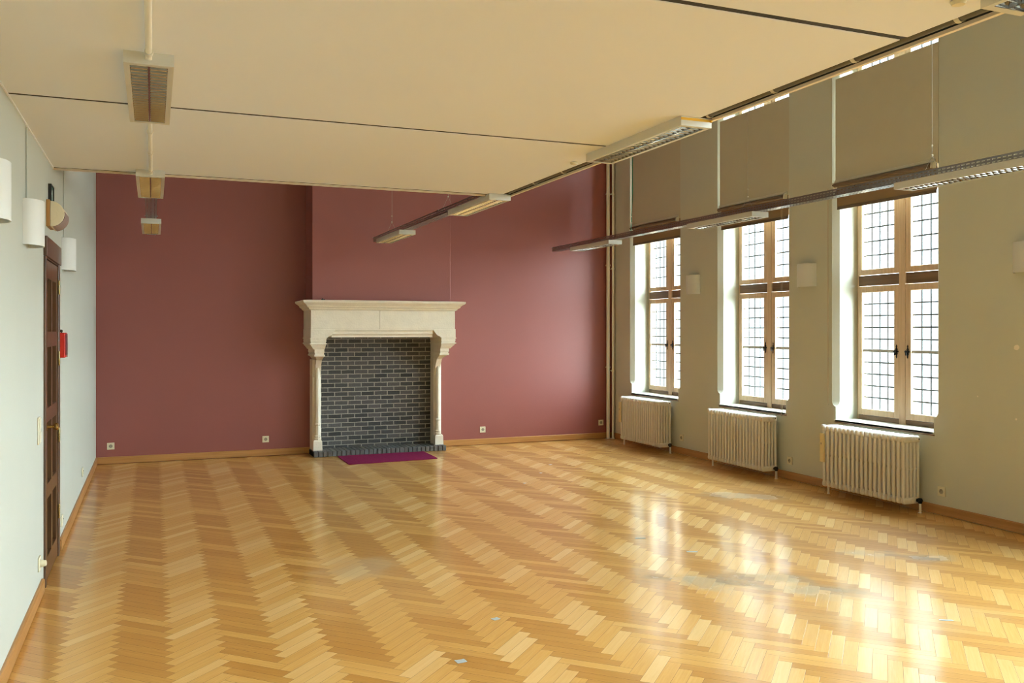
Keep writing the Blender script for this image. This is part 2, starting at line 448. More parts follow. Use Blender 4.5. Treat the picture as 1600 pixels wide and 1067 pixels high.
# ------------------------------------------------------------------ mesh helpers
class MB:
    def __init__(self):
        self.bm = bmesh.new()
    def verts(self, pts):
        return [self.bm.verts.new(p) for p in pts]
    def box(self, x0, x1, y0, y1, z0, z1):
        v = self.verts([(x0, y0, z0), (x1, y0, z0), (x1, y1, z0), (x0, y1, z0), (x0, y0, z1), (x1, y0, z1), (x1, y1, z1), (x0, y1, z1)])
        for f in ((3, 2, 1, 0), (4, 5, 6, 7), (0, 1, 5, 4), (1, 2, 6, 5), (2, 3, 7, 6), (3, 0, 4, 7)):
            self.bm.faces.new([v[i] for i in f])
        return self
    def loft(self, rings, caps=True):
        """closed rings of equal length joined in order"""
        R = [self.verts(r) for r in rings]
        k = len(R[0])
        for a, b in zip(R, R[1:]):
            for i in range(k):
                j = (i + 1) % k
                self.bm.faces.new([a[i], a[j], b[j], b[i]])
        if caps:
            self.bm.faces.new(list(reversed(R[0])))
            self.bm.faces.new(R[-1])
        return self
    def rect_loft(self, prof):
        """prof: (z, x0, x1, y0, y1) footprints stacked upward"""
        return self.loft([[(x0, y0, z), (x1, y0, z), (x1, y1, z), (x0, y1, z)] for z, x0, x1, y0, y1 in prof])
    def prism(self, pts, axis, a, b):
        """a 2-D outline pushed along an axis from a to b"""
        f = {'X': lambda p, t: (t, p[0], p[1]), 'Y': lambda p, t: (p[0], t, p[1]), 'Z': lambda p, t: (p[0], p[1], t)}[axis]
        return self.loft([[f(p, a) for p in pts], [f(p, b) for p in pts]])
    def lathe(self, prof, c=(0, 0, 0), seg=16, axis='Z', sweep=2 * PI, caps=True):
        full = abs(sweep - 2 * PI) < 1e-6
        rings = []
        for r, t in prof:
            ring = []
            for i in range(seg):
                a = i * sweep / seg
                p = (r * math.cos(a), r * math.sin(a), t)
                if axis == 'X':
                    p = (t, p[0], p[1])
                elif axis == 'Y':
                    p = (p[1], t, p[0])
                ring.append((p[0] + c[0], p[1] + c[1], p[2] + c[2]))
            rings.append(ring)
        return self.loft(rings, caps)
    def tube(self, pts, r, seg=10):
        pts = [Vector(p) for p in pts]
        rings = []
        ref = None
        for i, p in enumerate(pts):
            d = (pts[min(i + 1, len(pts) - 1)] - pts[max(i - 1, 0)]).normalized()
            if ref is None:
                ref = Vector((1, 0, 0)) if abs(d.x) < 0.9 else Vector((0, 1, 0))
            a = (ref - d * ref.dot(d)).normalized()
            ref = a
            bb = d.cross(a)
            rings.append([tuple(p + a * (r * math.cos(2 * PI * k / seg)) + bb * (r * math.sin(2 * PI * k / seg))) for k in range(seg)])
        return self.loft(rings)
    def ball(self, c, r, u=10, v=6):
        rings = [(r * math.sin(PI * (i + .5) / v), -r * math.cos(PI * (i + .5) / v)) for i in range(v)]
        return self.lathe(rings, c, u)
    def build(self, name, mat, parent=None, bevel=0.0, smooth=False, segs=2, solid=0.0):
        bm = self.bm
        bmesh.ops.recalc_face_normals(bm, faces=bm.faces)
        me = bpy.data.meshes.new(name)
        bm.to_mesh(me)
        bm.free()
        if smooth:
            for p in me.polygons:
                p.use_smooth = True
            try:
                me.set_sharp_from_angle(angle=math.radians(40))
            except Exception:
                pass
        me.materials.append(M[mat] if isinstance(mat, str) else mat)
        o = bpy.data.objects.new(name, me)
        C.objects.link(o)
        if solid:
            md = o.modifiers.new('sheet', 'SOLIDIFY')
            md.thickness = solid
            md.offset = 0
        if bevel:
            md = o.modifiers.new('edge', 'BEVEL')
            md.width = bevel
            md.segments = segs
            md.limit_method = 'ANGLE'
            md.angle_limit = math.radians(35)
        if parent:
            o.parent = parent
        return o

def struct(o):
    o['kind'] = 'structure'
    return o

def tag(o, label, cat, group=None):
    o['label'] = label
    o['category'] = cat
    if group:
        o['group'] = group
    return o

def thing(name, label=None, cat=None, loc=(0, 0, 0), group=None):
    o = bpy.data.objects.new(name, None)
    o.empty_display_size = 0.1
    C.objects.link(o)
    o.location = loc
    if label:
        tag(o, label, cat, group)
    return o

def copy_tree(o, parent=None):
    c = o.copy()
    C.objects.link(c)
    c.parent = parent
    for ch in o.children:
        copy_tree(ch, c)
    return c

# ------------------------------------------------------------------ floor
def make_floor():
    L, W = 0.354, 0.067
    bm = bmesh.new()
    uvl = bm.loops.layers.uv.new('UVMap')
    painted_sheen = bm.faces.layers.float.new('lot')
    s = math.sqrt(0.5)
    X0, Y0 = 0.0969, 0.045
    def add(x, y, w, h, horiz):
        cs = [(x, y), (x + w, y), (x + w, y + h), (x, y + h)]
        w2 = [((a - b) * s + X0, (a + b) * s + Y0) for a, b in cs]
        if max(p[0] for p in w2) < XL or min(p[0] for p in w2) > XR or max(p[1] for p in w2) < YR or min(p[1] for p in w2) > YB:
            return
        f = bm.faces.new([bm.verts.new((p[0], p[1], 0)) for p in w2])
        f[painted_sheen] = 1.0 if horiz else 0.0  # one laying direction gets the painted sheen
        uvs = [(0, 0), (w, 0), (w, h), (0, h)] if horiz else [(0, 0), (0, w), (h, w), (h, 0)]
        for lp, q in zip(f.loops, uvs):
            lp[uvl].uv = q
    for m_ in range(-8, 18):
        for k in range(-200, 330):
            ox, oy = k * W + m_ * L, k * W - m_ * L
            add(ox, oy, L, W, True)
            add(ox + L, oy + W - L, W, L, False)
    for co, no in (((XL, 0, 0), (-1, 0, 0)), ((XR, 0, 0), (1, 0, 0)), ((0, YR, 0), (0, -1, 0)), ((0, YB, 0), (0, 1, 0))):
        bmesh.ops.bisect_plane(bm, geom=bm.verts[:] + bm.edges[:] + bm.faces[:], plane_co=co, plane_no=no, clear_outer=True)
    me = bpy.data.meshes.new('floor')
    bm.to_mesh(me)
    bm.free()
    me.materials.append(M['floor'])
    o = bpy.data.objects.new('floor', me)
    C.objects.link(o)
    for p in me.polygons:
        if p.normal.z < 0:
            me.flip_normals()
        break
    return struct(o)
make_floor()
struct(MB().box(XL - .3, XR + .6, YR - .3, YB + .3, -0.25, -0.004).build('floor_slab', 'dark_gap'))

# ------------------------------------------------------------------ walls and ceiling
DY0, DY1, DZ = 6.19, 7.03, 2.09                      # door opening in the left wall
w = MB()
w.box(XL - .3, XL, YR - .3, DY0, 0, ZT).box(XL - .3, XL, DY1, YB + .3, 0, ZT).box(XL - .3, XL, DY0, DY1, DZ, ZT)
struct(w.build('wall_left', 'paint'))
struct(MB().box(XL, XR, YB, YB + .3, 0, ZT).build('wall_back', 'burgundy'))
w = MB()
xs = [XL] + [v for a in REAR for v in a[:2]] + [XR]
for xa, xb in zip(xs[0::2], xs[1::2]):
    w.box(xa, xb, YR - .3, YR, 0, ZT)
for xa, xb, zt in REAR:
    w.box(xa, xb, YR - .3, YR, 0, .7).box(xa, xb, YR - .3, YR, zt, ZT)
struct(w.build('wall_rear', 'paint'))
for i, (xa, xb, zt) in enumerate(REAR):
    f = MB()
    f.box(xa, xa + .07, YR - .2, YR - .1, .7, zt).box(xb - .07, xb, YR - .2, YR - .1, .7, zt).box(xa, xb, YR - .2, YR - .1, .7, .77).box(xa, xb, YR - .2, YR - .1, zt - .07, zt)
    xm_ = (xa + xb) / 2
    f.box(xm_ - .04, xm_ + .04, YR - .2, YR - .1, .77, zt - .07)
    fo = struct(f.build('window_%d' % (7 + i), 'win_wood'))
    MB().box(xa + .07, xb - .07, YR - .152, YR - .148, .77, zt - .07).build('glass_pane', 'glass', fo)
struct(MB().box(XL - .3, XR + .6, YR - .3, YB + .3, ZT, ZT + .2).build('ceiling_upper', 'ceiling'))
BX0, BX1, BYF = 1.83, 3.63, 11.075
struct(MB().box(BX0, BX1, BYF, YB, 1.975, ZT).build('wall_chimney_breast', 'burgundy', bevel=0.004))

def make_wall_right():
    m = MB()
    T = 0.42
    cs = 0.052
    def pier(ya, yb, ca, cb):
        """wall pier between two openings; its corners are chamfered above the sills, the chamfer dying out in a rounded stop"""
        def ring(z, k):
            a, b = (cs * k if ca else 0), (cs * k if cb else 0)
            return [(XR + T, ya, z), (XR + a, ya, z), (XR, ya + a + 1e-4, z), (XR, yb - b - 1e-4, z), (XR + b, yb, z), (XR + T, yb, z)]
        rings = [ring(0, 0), ring(0.835, 0)]
        for i in range(1, 9):
            t = i / 8
            rings.append(ring(0.835 + 0.055 * t, math.sqrt(max(0, 1 - (1 - t) ** 2))))
        rings.append(ring(4.5, 1))
        m.loft(rings)
    cuts = sorted(WINDOWS)
    edges = [YR - .3]
    for yc in cuts:
        edges += [yc - HALF, yc + HALF]
    edges.append(YB + .3)
    for i in range(0, len(edges), 2):
        pier(edges[i], edges[i + 1], i > 0, i + 2 < len(edges))
    for yc in cuts:
        m.box(XR, XR + T, yc - HALF, yc + HALF, 0, 0.685)
    m.box(XR, XR + T, YR - .3, YB + .3, 4.5, ZT)
    return struct(m.build('wall_right', 'paint_right'))
make_wall_right()

# lowered ceiling: board panels, slot shade imitated by dark strips, edge lips, dark pipe in the edge recess
CZ, CX1, CY1 = 2.70, 2.628, 6.705
c = MB()
seams = [YR, 0.40, 2.53, 4.685, CY1]
for a, b in zip(seams, seams[1:]):
    c.box(XL, CX1, a + (0.017 if a > YR else 0), b - 0.017, CZ, CZ + 0.03)
struct(c.build('ceiling', 'ceiling', bevel=0.002, segs=1))
struct(MB().box(XL, 2.6965, YR, 6.724, CZ + 0.045, 2.95).build('ceiling_deck', 'dark_gap'))
struct(MB().box(2.6968, 2.6978, YR, 6.724, CZ + 0.004, 2.95).build('trim_9', 'dark_gap'))  # dark sheet imitating recess shade on the lip's inner face
struct(MB().box(2.698, 2.717, YR, 6.748, 2.690, 2.97).build('trim_1', 'lip'))
struct(MB().box(XL, 2.698, 6.725, 6.748, 2.690, 2.97).build('trim_2', 'lip'))
for i, y in enumerate(seams[1:]):
    struct(MB().box(XL, CX1, y - .0165, y + .0165, CZ + .003, CZ + .02).build('trim_%d' % (4 + i), 'dark_gap'))  # dark strips fill the slots, their shade put into the colour
struct(MB().box(XL, XL + .007, YR, CY1, CZ - .008, CZ - .0002).build('trim_3', 'ceiling'))

# ------------------------------------------------------------------ skirting
def skirt(name, pts, axis, a, b, mat):
    return struct(MB().prism(pts, axis, a, b).build(name, mat))
H = 0.085
skirt('baseboard_left', [(XL, 0.006), (XL + .018, 0.006), (XL + .018, H - .008), (XL + .010, H), (XL, H)], 'Y', YR, 6.06, 'base_wood')
skirt('baseboard_left.001', [(XL, 0.006), (XL + .018, 0.006), (XL + .018, H - .008), (XL + .010, H), (XL, H)], 'Y', 7.13, YB, 'base_wood')
skirt('baseboard_right', [(XR, 0.006), (XR - .018, 0.006), (XR - .018, H - .008), (XR - .010, H), (XR, H)], 'Y', YR, YB, 'base_wood')
skirt('baseboard_back', [(YB, 0.006), (YB - .018, 0.006), (YB - .018, H - .008), (YB - .010, H), (YB, H)], 'X', XL + .018, 1.876, 'base_wood_x')
skirt('baseboard_back.001', [(YB, 0.006), (YB - .018, 0.006), (YB - .018, H - .008), (YB - .010, H), (YB, H)], 'X', 3.602, XR - .018, 'base_wood_x')

# ------------------------------------------------------------------ windows
FX = 6.565                                            # room face of the sashes
def make_window():
    root = thing('window_1')
    root['kind'] = 'structure'
    # fixed frame: jambs, mullion, transoms
    f = MB()
    for s in (-1, 1):
        f.box(FX + .02, FX + .11, s * HALF - (0.03 if s > 0 else 0), s * HALF + (0.03 if s < 0 else 0), 0.70, 4.5)
    f.box(FX - .004, FX + .11, -0.037, 0.037, 0.70, 4.5)
    f.box(FX + .02, FX + .11, -HALF, HALF, 4.44, 4.5)
    f.build('window_frame', 'win_wood', root, bevel=0.004)
    d = MB()
    for y0, y1 in ((-HALF + .03, -.037), (.037, HALF - .03)):
        d.box(FX + .012, FX + .10, y0, y1, 2.040, 2.140)
        d.box(FX + .012, FX + .10, y0, y1, 2.955, 3.055)
        d.box(FX + .006, FX + .10, y0, y1, 0.705, 0.752)
    d.build('transom', 'win_dark', root, bevel=0.003)
    s_ = MB()
    s_.box(XR - .012, FX + .02, -HALF + .0005, HALF - .0005, 0.688, 0.708)
    s_.box(XR - .012, XR - .0005, -HALF - .012, HALF + .012, 0.688, 0.708)
    so = s_.build('window_sill', 'sill', root, bevel=0.004)
    MB().box(XR - .009, XR - .0005, -HALF - .008, HALF + .008, 0.676, 0.6875).build('sill_edge', 'sill_dark', so)
    for z0, z1, gz0, gz1, rows, bar in ((0.756, 2.032, 0.816, 1.973, 10, True), (2.147, 2.948, 2.20, 2.892, 5, False), (3.062, 4.435, 3.115, 4.38, 10, False)):
        for s in (-1, 1):
            y0, y1 = (-HALF + .032, -.039) if s < 0 else (.039, HALF - .032)
            g0, g1 = y0 + .062, y1 - .052
            if s < 0:
                g0, g1 = y0 + .052, y1 - .062
            sh = MB()
            sh.box(FX, FX + .05, y0, g0, z0, z1).box(FX, FX + .05, g1, y1, z0, z1)
            sh.box(FX, FX + .05, g0, g1, z0, gz0).box(FX, FX + .05, g0, g1, gz1, z1)
            so = sh.build('sash', 'win_wood', root, bevel=0.005)
            MB().box(FX + .036, FX + .040, g0, g1, gz0, gz1).build('glass_pane', 'glass', so)
            ld = MB()
            n = 4
            for i in range(1, n):
                yy = g0 + (g1 - g0) * i / n
                ld.box(FX + .031, FX + .0355, yy - .006, yy + .006, gz0, gz1)
            for i in range(1, rows):
                if bar and i == 5:
                    continue
                zz = gz0 + (gz1 - gz0) * i / rows
                ld.box(FX + .0305, FX + .0355, g0, g1, zz - .0055, zz + .0055)
            ld.build('leading', 'lead', so)
            if bar:
                MB().box(FX + .018, FX + .0355, g0, g1, 1.382, 1.410).build('saddle_bar', 'lead_pale', so, bevel=0.003)
                # wrought iron latch: pierced plate with a knob
                h = MB()
                yy = (y1 - .028) if s < 0 else (y0 + .028)
                pts = []
                for k in range(24):
                    a = 2 * PI * k / 24
                    rr = 0.021 + 0.006 * math.cos(4 * a)
                    pts.append((yy + rr * 0.9 * math.cos(a), 1.395 + rr * math.sin(a)))
                h.prism(pts, 'X', FX - .006, FX)
                for q in (-1, 1):
                    h.prism([(yy - .014, 1.395 + q * .016), (yy + .014, 1.395 + q * .016), (yy + .004, 1.395 + q * .040), (yy + .008, 1.395 + q * .047), (yy, 1.395 + q * .066), (yy - .008, 1.395 + q * .047), (yy - .004, 1.395 + q * .040)], 'X', FX - .005, FX)
                ho = h.build('window_latch', 'black_iron', so)
                kk = MB()
                kk.lathe([(.006, -.006), (.006, -.016), (.012, -.020), (.014, -.027), (.008, -.034)], (FX, yy, 1.395), 12, 'X')
                kk.box(FX - .028, FX - .020, yy - .006, yy + .006, 1.36, 1.40)
                kk.build('latch_knob', 'black_iron', so, smooth=True)
    return root
win = make_window()
for i, yc in enumerate(WINDOWS):
    o = win if i == 0 else copy_tree(win)
    o.name = 'window_%d' % (i + 1)  # all past the nearest visible one are unseen, added to brighten the room
    o.location = (0, yc, 0)

# ------------------------------------------------------------------ roller blinds
def make_blind_up(label):
    r = thing('roller_blind', label, 'blind', group='blinds drawn up over the tall windows')
    a = HALF + .030
    MB().box(XR + .004, XR + .007, -.642, .606, 3.05, 4.103).build('blind_fabric', 'fabric', r)
    MB().box(XR - .010, XR + .0035, -.612, .606, 3.065, 3.092).build('hem_bar', 'hem', r, bevel=0.003)
    MB().lathe([(.0205, -a + .052), (.0205, a - .02)], (XR - .018, 0, 3.037), 16, 'Y').build('roller_tube', 'brown_tube', r, smooth=True)
    for s in (-1, 1):
        y = s * a - (.022 if s > 0 else -.022)
        e = MB().prism([(XR - .040, 3.010), (XR + .003, 3.010), (XR + .003, 3.062), (XR - .015, 3.068), (XR - .034, 3.058)], 'Y', y - .014, y + .014)
        e.build('end_bracket', 'hem', r, bevel=0.002)
    return r
def make_blind_down(label):
    r = thing('window_blind', label, 'blind', group='brown half-lowered blinds under the roller tubes')
    a = HALF
    MB().box(XR + .026, XR + .029, -a - .01, a + .01, 2.825, 3.075).build('blind_fabric', 'brown_fabric', r)
    MB().prism([(XR + .014, 2.800), (XR + .034, 2.800), (XR + .034, 2.828), (XR + .020, 2.830)], 'Y', -a + .001, a - .001).build('bottom_rail', 'brown_tube', r)
    return r
n_ = ['the far window beside the corner pipes', 'the middle window', 'the window nearest the camera']
bu = bd = None
for i in range(3):
    la = 'olive grey fabric blind drawn up over ' + n_[i]
    lb = 'short brown blind half lowered on ' + n_[i]
    if i == 0:
        u_, d_ = bu, bd = make_blind_up(la), make_blind_down(lb)
    else:
        u_, d_ = copy_tree(bu), copy_tree(bd)
        u_['label'], d_['label'] = la, lb
    u_.location = d_.location = (0, WINDOWS[i], 0)
# cords
def cord(name, pts, r, mat, label, cat, beads=(), weight=None):
    o = MB().tube(pts, r, 6).build(name, mat)
    tag(o, label, cat)
    for p in beads:
        MB().ball(p, .006, 8, 5).build('bead', 'hem', o, smooth=True)
    return o
cord('blind_cord', [(XR - .012, 7.722, 3.02), (XR - .013, 7.722, 1.6), (XR - .016, 7.722, .69), (XR - .016, 7.735, .67), (XR - .013, 7.748, .70), (XR - .012, 7.748, 3.0)], .0016, 'cord_tan',
     'looped tan blind cord hanging at the right edge of the middle window', 'cord')
cord('blind_cord', [(XR - .012, 7.03, 3.02), (XR - .012, 7.03, .86)], .003, 'cord_tan', 'thin tan blind cord on the wall left of the nearest window', 'cord', beads=((XR - .012, 7.03, .85),))

# ------------------------------------------------------------------ door
door = thing('door_1')
door['kind'] = 'structure'
f = MB()
f.box(XL - .14, XL + .012, DY0 - .001, DY0 + .045, 0, DZ - .001).box(XL - .14, XL + .012, DY1 - .045, DY1 + .001, 0, DZ - .001).box(XL - .14, XL + .006, DY0, DY1, DZ - .035, DZ)
f.box(XL + .0005, XL + .022, DY0 - .045, DY1 + .045, DZ - .030, DZ + .095)
f.box(XL + .0005, XL + .014, DY0 - .035, DY0 + .01, 0, DZ - .03).box(XL + .0005, XL + .014, DY1 - .01, DY1 + .035, 0, DZ - .03)
f.build('door_frame', 'door_wood', door, bevel=0.003)
ly0, ly1, lz0, lz1 = DY0 + .048, DY1 - .052, 0.012, DZ - .045
lx0, lx1 = XL - .062, XL + .004
leaf = MB()
st, mid = 0.095, 0.085
ym = (ly0 + ly1) / 2
rows = [(0.150, 0.520), (0.615, 1.010), (1.100, 1.490), (1.590, 1.930)]
leaf.box(lx0, lx1, ly0, ly0 + st, lz0, lz1).box(lx0, lx1, ly1 - st, ly1, lz0, lz1).box(lx0, lx1, ym - mid / 2, ym + mid / 2, lz0, lz1)
zs = [lz0] + [z for r_ in rows for z in r_] + [lz1]
for a, b in zip(zs[0::2], zs[1::2]):
    leaf.box(lx0, lx1, ly0 + st, ym - mid / 2, a, b).box(lx0, lx1, ym + mid / 2, ly1 - st, a, b)
lf = leaf.build('door_leaf', 'door_wood', door)
for a, b in rows:
    for y0, y1 in ((ly0 + st, ym - mid / 2), (ym + mid / 2, ly1 - st)):
        p = MB()
        p.box(lx0 + .004, lx1 - .050, y0 - .002, y1 + .002, a - .002, b + .002)
        q = .030
        p.loft([[(lx1 - .050, y0 + q * .4, a + q * .4), (lx1 - .050, y1 - q * .4, a + q * .4), (lx1 - .050, y1 - q * .4, b - q * .4), (lx1 - .050, y0 + q * .4, b - q * .4)],
                [(lx1 - .026, y0 + q * 1.5, a + q * 1.5), (lx1 - .026, y1 - q * 1.5, a + q * 1.5), (lx1 - .026, y1 - q * 1.5, b - q * 1.5), (lx1 - .026, y0 + q * 1.5, b - q * 1.5)]])
        p.build('door_panel', 'door_wood', lf)
k = MB().lathe([(.026, 0), (.026, .004), (.010, .008), (.009, .034), (.018, .042), (.024, .052), (.022, .064), (.010, .070)], (lx1, ly0 + .060, 0.985), 16, 'X')
k.build('door_knob', 'brass', lf, smooth=True)
for z in (0.32, 0.86, 1.40, 1.90):
    MB().lathe([(.0045, -.05), (.0055, -.045), (.0055, .045), (.0045, .05)], (XL + .0125, ly1 + .004, z), 10).build('hinge', 'brass', lf, smooth=True)

# ------------------------------------------------------------------ fireplace
fp = thing('fireplace', 'cream limestone fireplace with moulded mantel and dark brick back against the burgundy wall', 'fireplace', (2.735, 11.57, 0))
def fpart(m, name, mat, parent=None, **kw):
    o = m.build(name, mat, **kw)
    o.parent = parent or fp
    o.matrix_parent_inverse = Matrix.Translation((-2.735, -11.57, 0)) if parent is None else Matrix.Identity(4)
    return o
FX0, FX1, FY = 1.80, 3.668, 11.0
m = MB()
m.rect_loft([(z, FX0 - o, FX1 + o, FY - o * 1.15, YB - .001) for z, o in ((1.846, .004), (1.852, .012), (1.858, .022), (1.870, .026), (1.876, .034), (1.884, .050), (1.894, .058), (1.898, .052), (1.904, .060), (1.918, .074), (1.932, .098), (1.940, .106), (1.956, .110), (1.966, .106), (1.974, .02), (1.976, -.02))])
fpart(m, 'mantel_shelf', 'stone')
m = MB()
xm = 2.665
m.box(FX0, xm - .001, FY, YB - .001, 1.612, 1.8455).box(xm + .001, FX1, FY, YB - .001, 1.612, 1.8455)
fpart(m, 'frieze', 'stone', bevel=0.003)
# lintel: moulded between two plain end blocks with shouldered ends
prof = [(FY - .010, 1.6115), (FY - .010, 1.598), (FY + .004, 1.588), (FY + .012, 1.572), (FY + .004, 1.556), (FY + .006, 1.548), (FY + .030, 1.540), (FY + .036, 1.524), (FY + .030, 1.506), (FY + .26, 1.506), (FY + .26, 1.6115)]
m = MB().prism(prof, 'X', FX0 + .26, FX1 - .30)
fpart(m, 'lintel', 'stone')
for side in (-1, 1):
    cx = (FX0 + FX1) / 2
    mir = lambda x: x if side < 0 else 2 * cx - x
    b = MB()
    out = [(FX0 - .004, 1.6115), (FX0 - .004, 1.500), (1.985, 1.500), (2.005, 1.506), (2.012, 1.518), (2.035, 1.524), (2.055, 1.540), (2.075, 1.566), (2.095, 1.590), (2.10, 1.6115)]
    b.prism([(mir(x), z) for x, z in out], 'Y', FY - .012, YB - .001)
    fpart(b, 'end_block', 'stone', bevel=0.002, segs=1)
    b = MB()
    pr = [(1.190, 1.925, 1.968, 11.27), (1.215, 1.912, 1.974, 11.23), (1.245, 1.892, 1.978, 11.16), (1.268, 1.872, 1.980, 11.10), (1.270, 1.856, 1.986, 11.078), (1.290, 1.854, 1.986, 11.075), (1.292, 1.864, 1.976, 11.085), (1.312, 1.864, 1.976, 11.085), (1.316, 1.858, 1.978, 11.075), (1.356, 1.858, 1.978, 11.075),
          (1.358, 1.842, 1.980, 11.056), (1.364, 1.840, 1.980, 11.054), (1.384, 1.822, 1.982, 11.034), (1.392, 1.820, 1.982, 11.032), (1.394, 1.812, 1.984, 11.020), (1.420, 1.796, 1.988, 11.0), (1.422, 1.788, 1.992, 10.988), (1.436, 1.788, 1.992, 10.988), (1.438, 1.800, 1.984, 11.002), (1.450, 1.800, 1.984, 11.002), (1.453, 1.796, 1.988, 10.996), (1.486, 1.796, 1.988, 10.996), (1.488, 1.788, 1.992, 10.984), (1.5005, 1.788, 1.992, 10.984)]
    b.loft([[(mir(x0), y, z), (mir(x1), y, z), (mir(x1), YB - .001, z), (mir(x0), YB - .001, z)] for z, x0, x1, y in pr])
    fpart(b, 'corbel', 'stone')
    b = MB()
    xa, xb = 1.878, 1.985
    ch = .022
    for z0, z1, yo in ((0.0, 1.005, 11.335), (1.008, 1.22, 11.335)):
        out = [(xa, YB - .001), (xa, yo + ch), (xa + ch, yo), (xb - ch, yo), (xb, yo + ch), (xb, YB - .001)]
        b.prism([(mir(x), y) for x, y in out], 'Z', z0, z1)
    # cove sweeping forward from the jamb into the corbel
    rings = []
    for i in range(7):
        tt = i / 6
        z = 1.0 + .22 * tt
        yf = 11.336 - .11 * (1 - math.cos(tt * PI / 2))
        rings.append([(mir(1.905), yf, z), (mir(1.975), yf, z), (mir(1.975), 11.345, z), (mir(1.905), 11.345, z)])
    b.loft(rings)
    j = fpart(b, 'jamb', 'stone')
    sh = MB()
    cxx, cyy = mir(1.936), 11.318
    sh.lathe([(.030, 0.20), (.044, .208), (.046, .222), (.036, .232), (.043, .242), (.044, .256), (.033, .266), (.031, .285), (.031, .385), (.040, .392), (.044, .402), (.040, .412), (.029, .422), (.028, 1.05), (.022, 1.12)], (cxx, cyy, 0), 8)
    fpart(sh, 'column_shaft', 'stone')
    sh = MB()
    sh.rect_loft([(0.0705, min(mir(1.874), mir(1.988)), max(mir(1.874), mir(1.988)), 11.268, 11.37), (.185, min(mir(1.876), mir(1.986)), max(mir(1.876), mir(1.986)), 11.270, 11.37), (.205, min(mir(1.886), mir(1.976)), max(mir(1.886), mir(1.976)), 11.280, 11.37)])
    fpart(sh, 'column_base', 'stone')
fpart(MB().box(1.984, 3.484, 11.50, YB - .002, 0.0, 1.60), 'firebrick_wall', 'brick')
h = MB()
h.box(1.866, 3.602, 11.19, YB - .002, 0.002, 0.060)
ho = fpart(h, 'hearth', 'hearth_top')
h = MB()
nb = 30
for i in range(nb):
    x = 1.862 + (3.606 - 1.862) * i / nb
    d = random.uniform(-.003, .003)
    h.box(x + .004, x + (3.606 - 1.862) / nb - .004, 11.168 + d, 11.50, 0.0015, 0.070 + d * .5)
fpart(h, 'hearth_brick_course', 'hearth_brick', bevel=0.006)
o = MB()
o.lathe([(.004, 0), (.014, .002), (.016, .012), (.008, .020)], (0, 0, 0), 9).box(.012, .03, -.006, .008, .0005, .012)
o = o.build('cork_stub', 'black', smooth=True)
o.location = (1.93, 10.925, 1.967)
tag(o, 'small dark lump lying on the left end of the stone mantel', 'scrap')

# doormat
mt = MB()
rings = []
mt.prism([(2.150, 10.425), (2.170, 10.412), (3.262, 10.490), (3.278, 10.510), (3.285, 11.150), (2.155, 11.150)], 'Z', 0.001, 0.010)
tag(mt.build('hearth_rug', 'mat', bevel=0.003), 'flat magenta rug lying on the parquet in front of the hearth', 'rug')

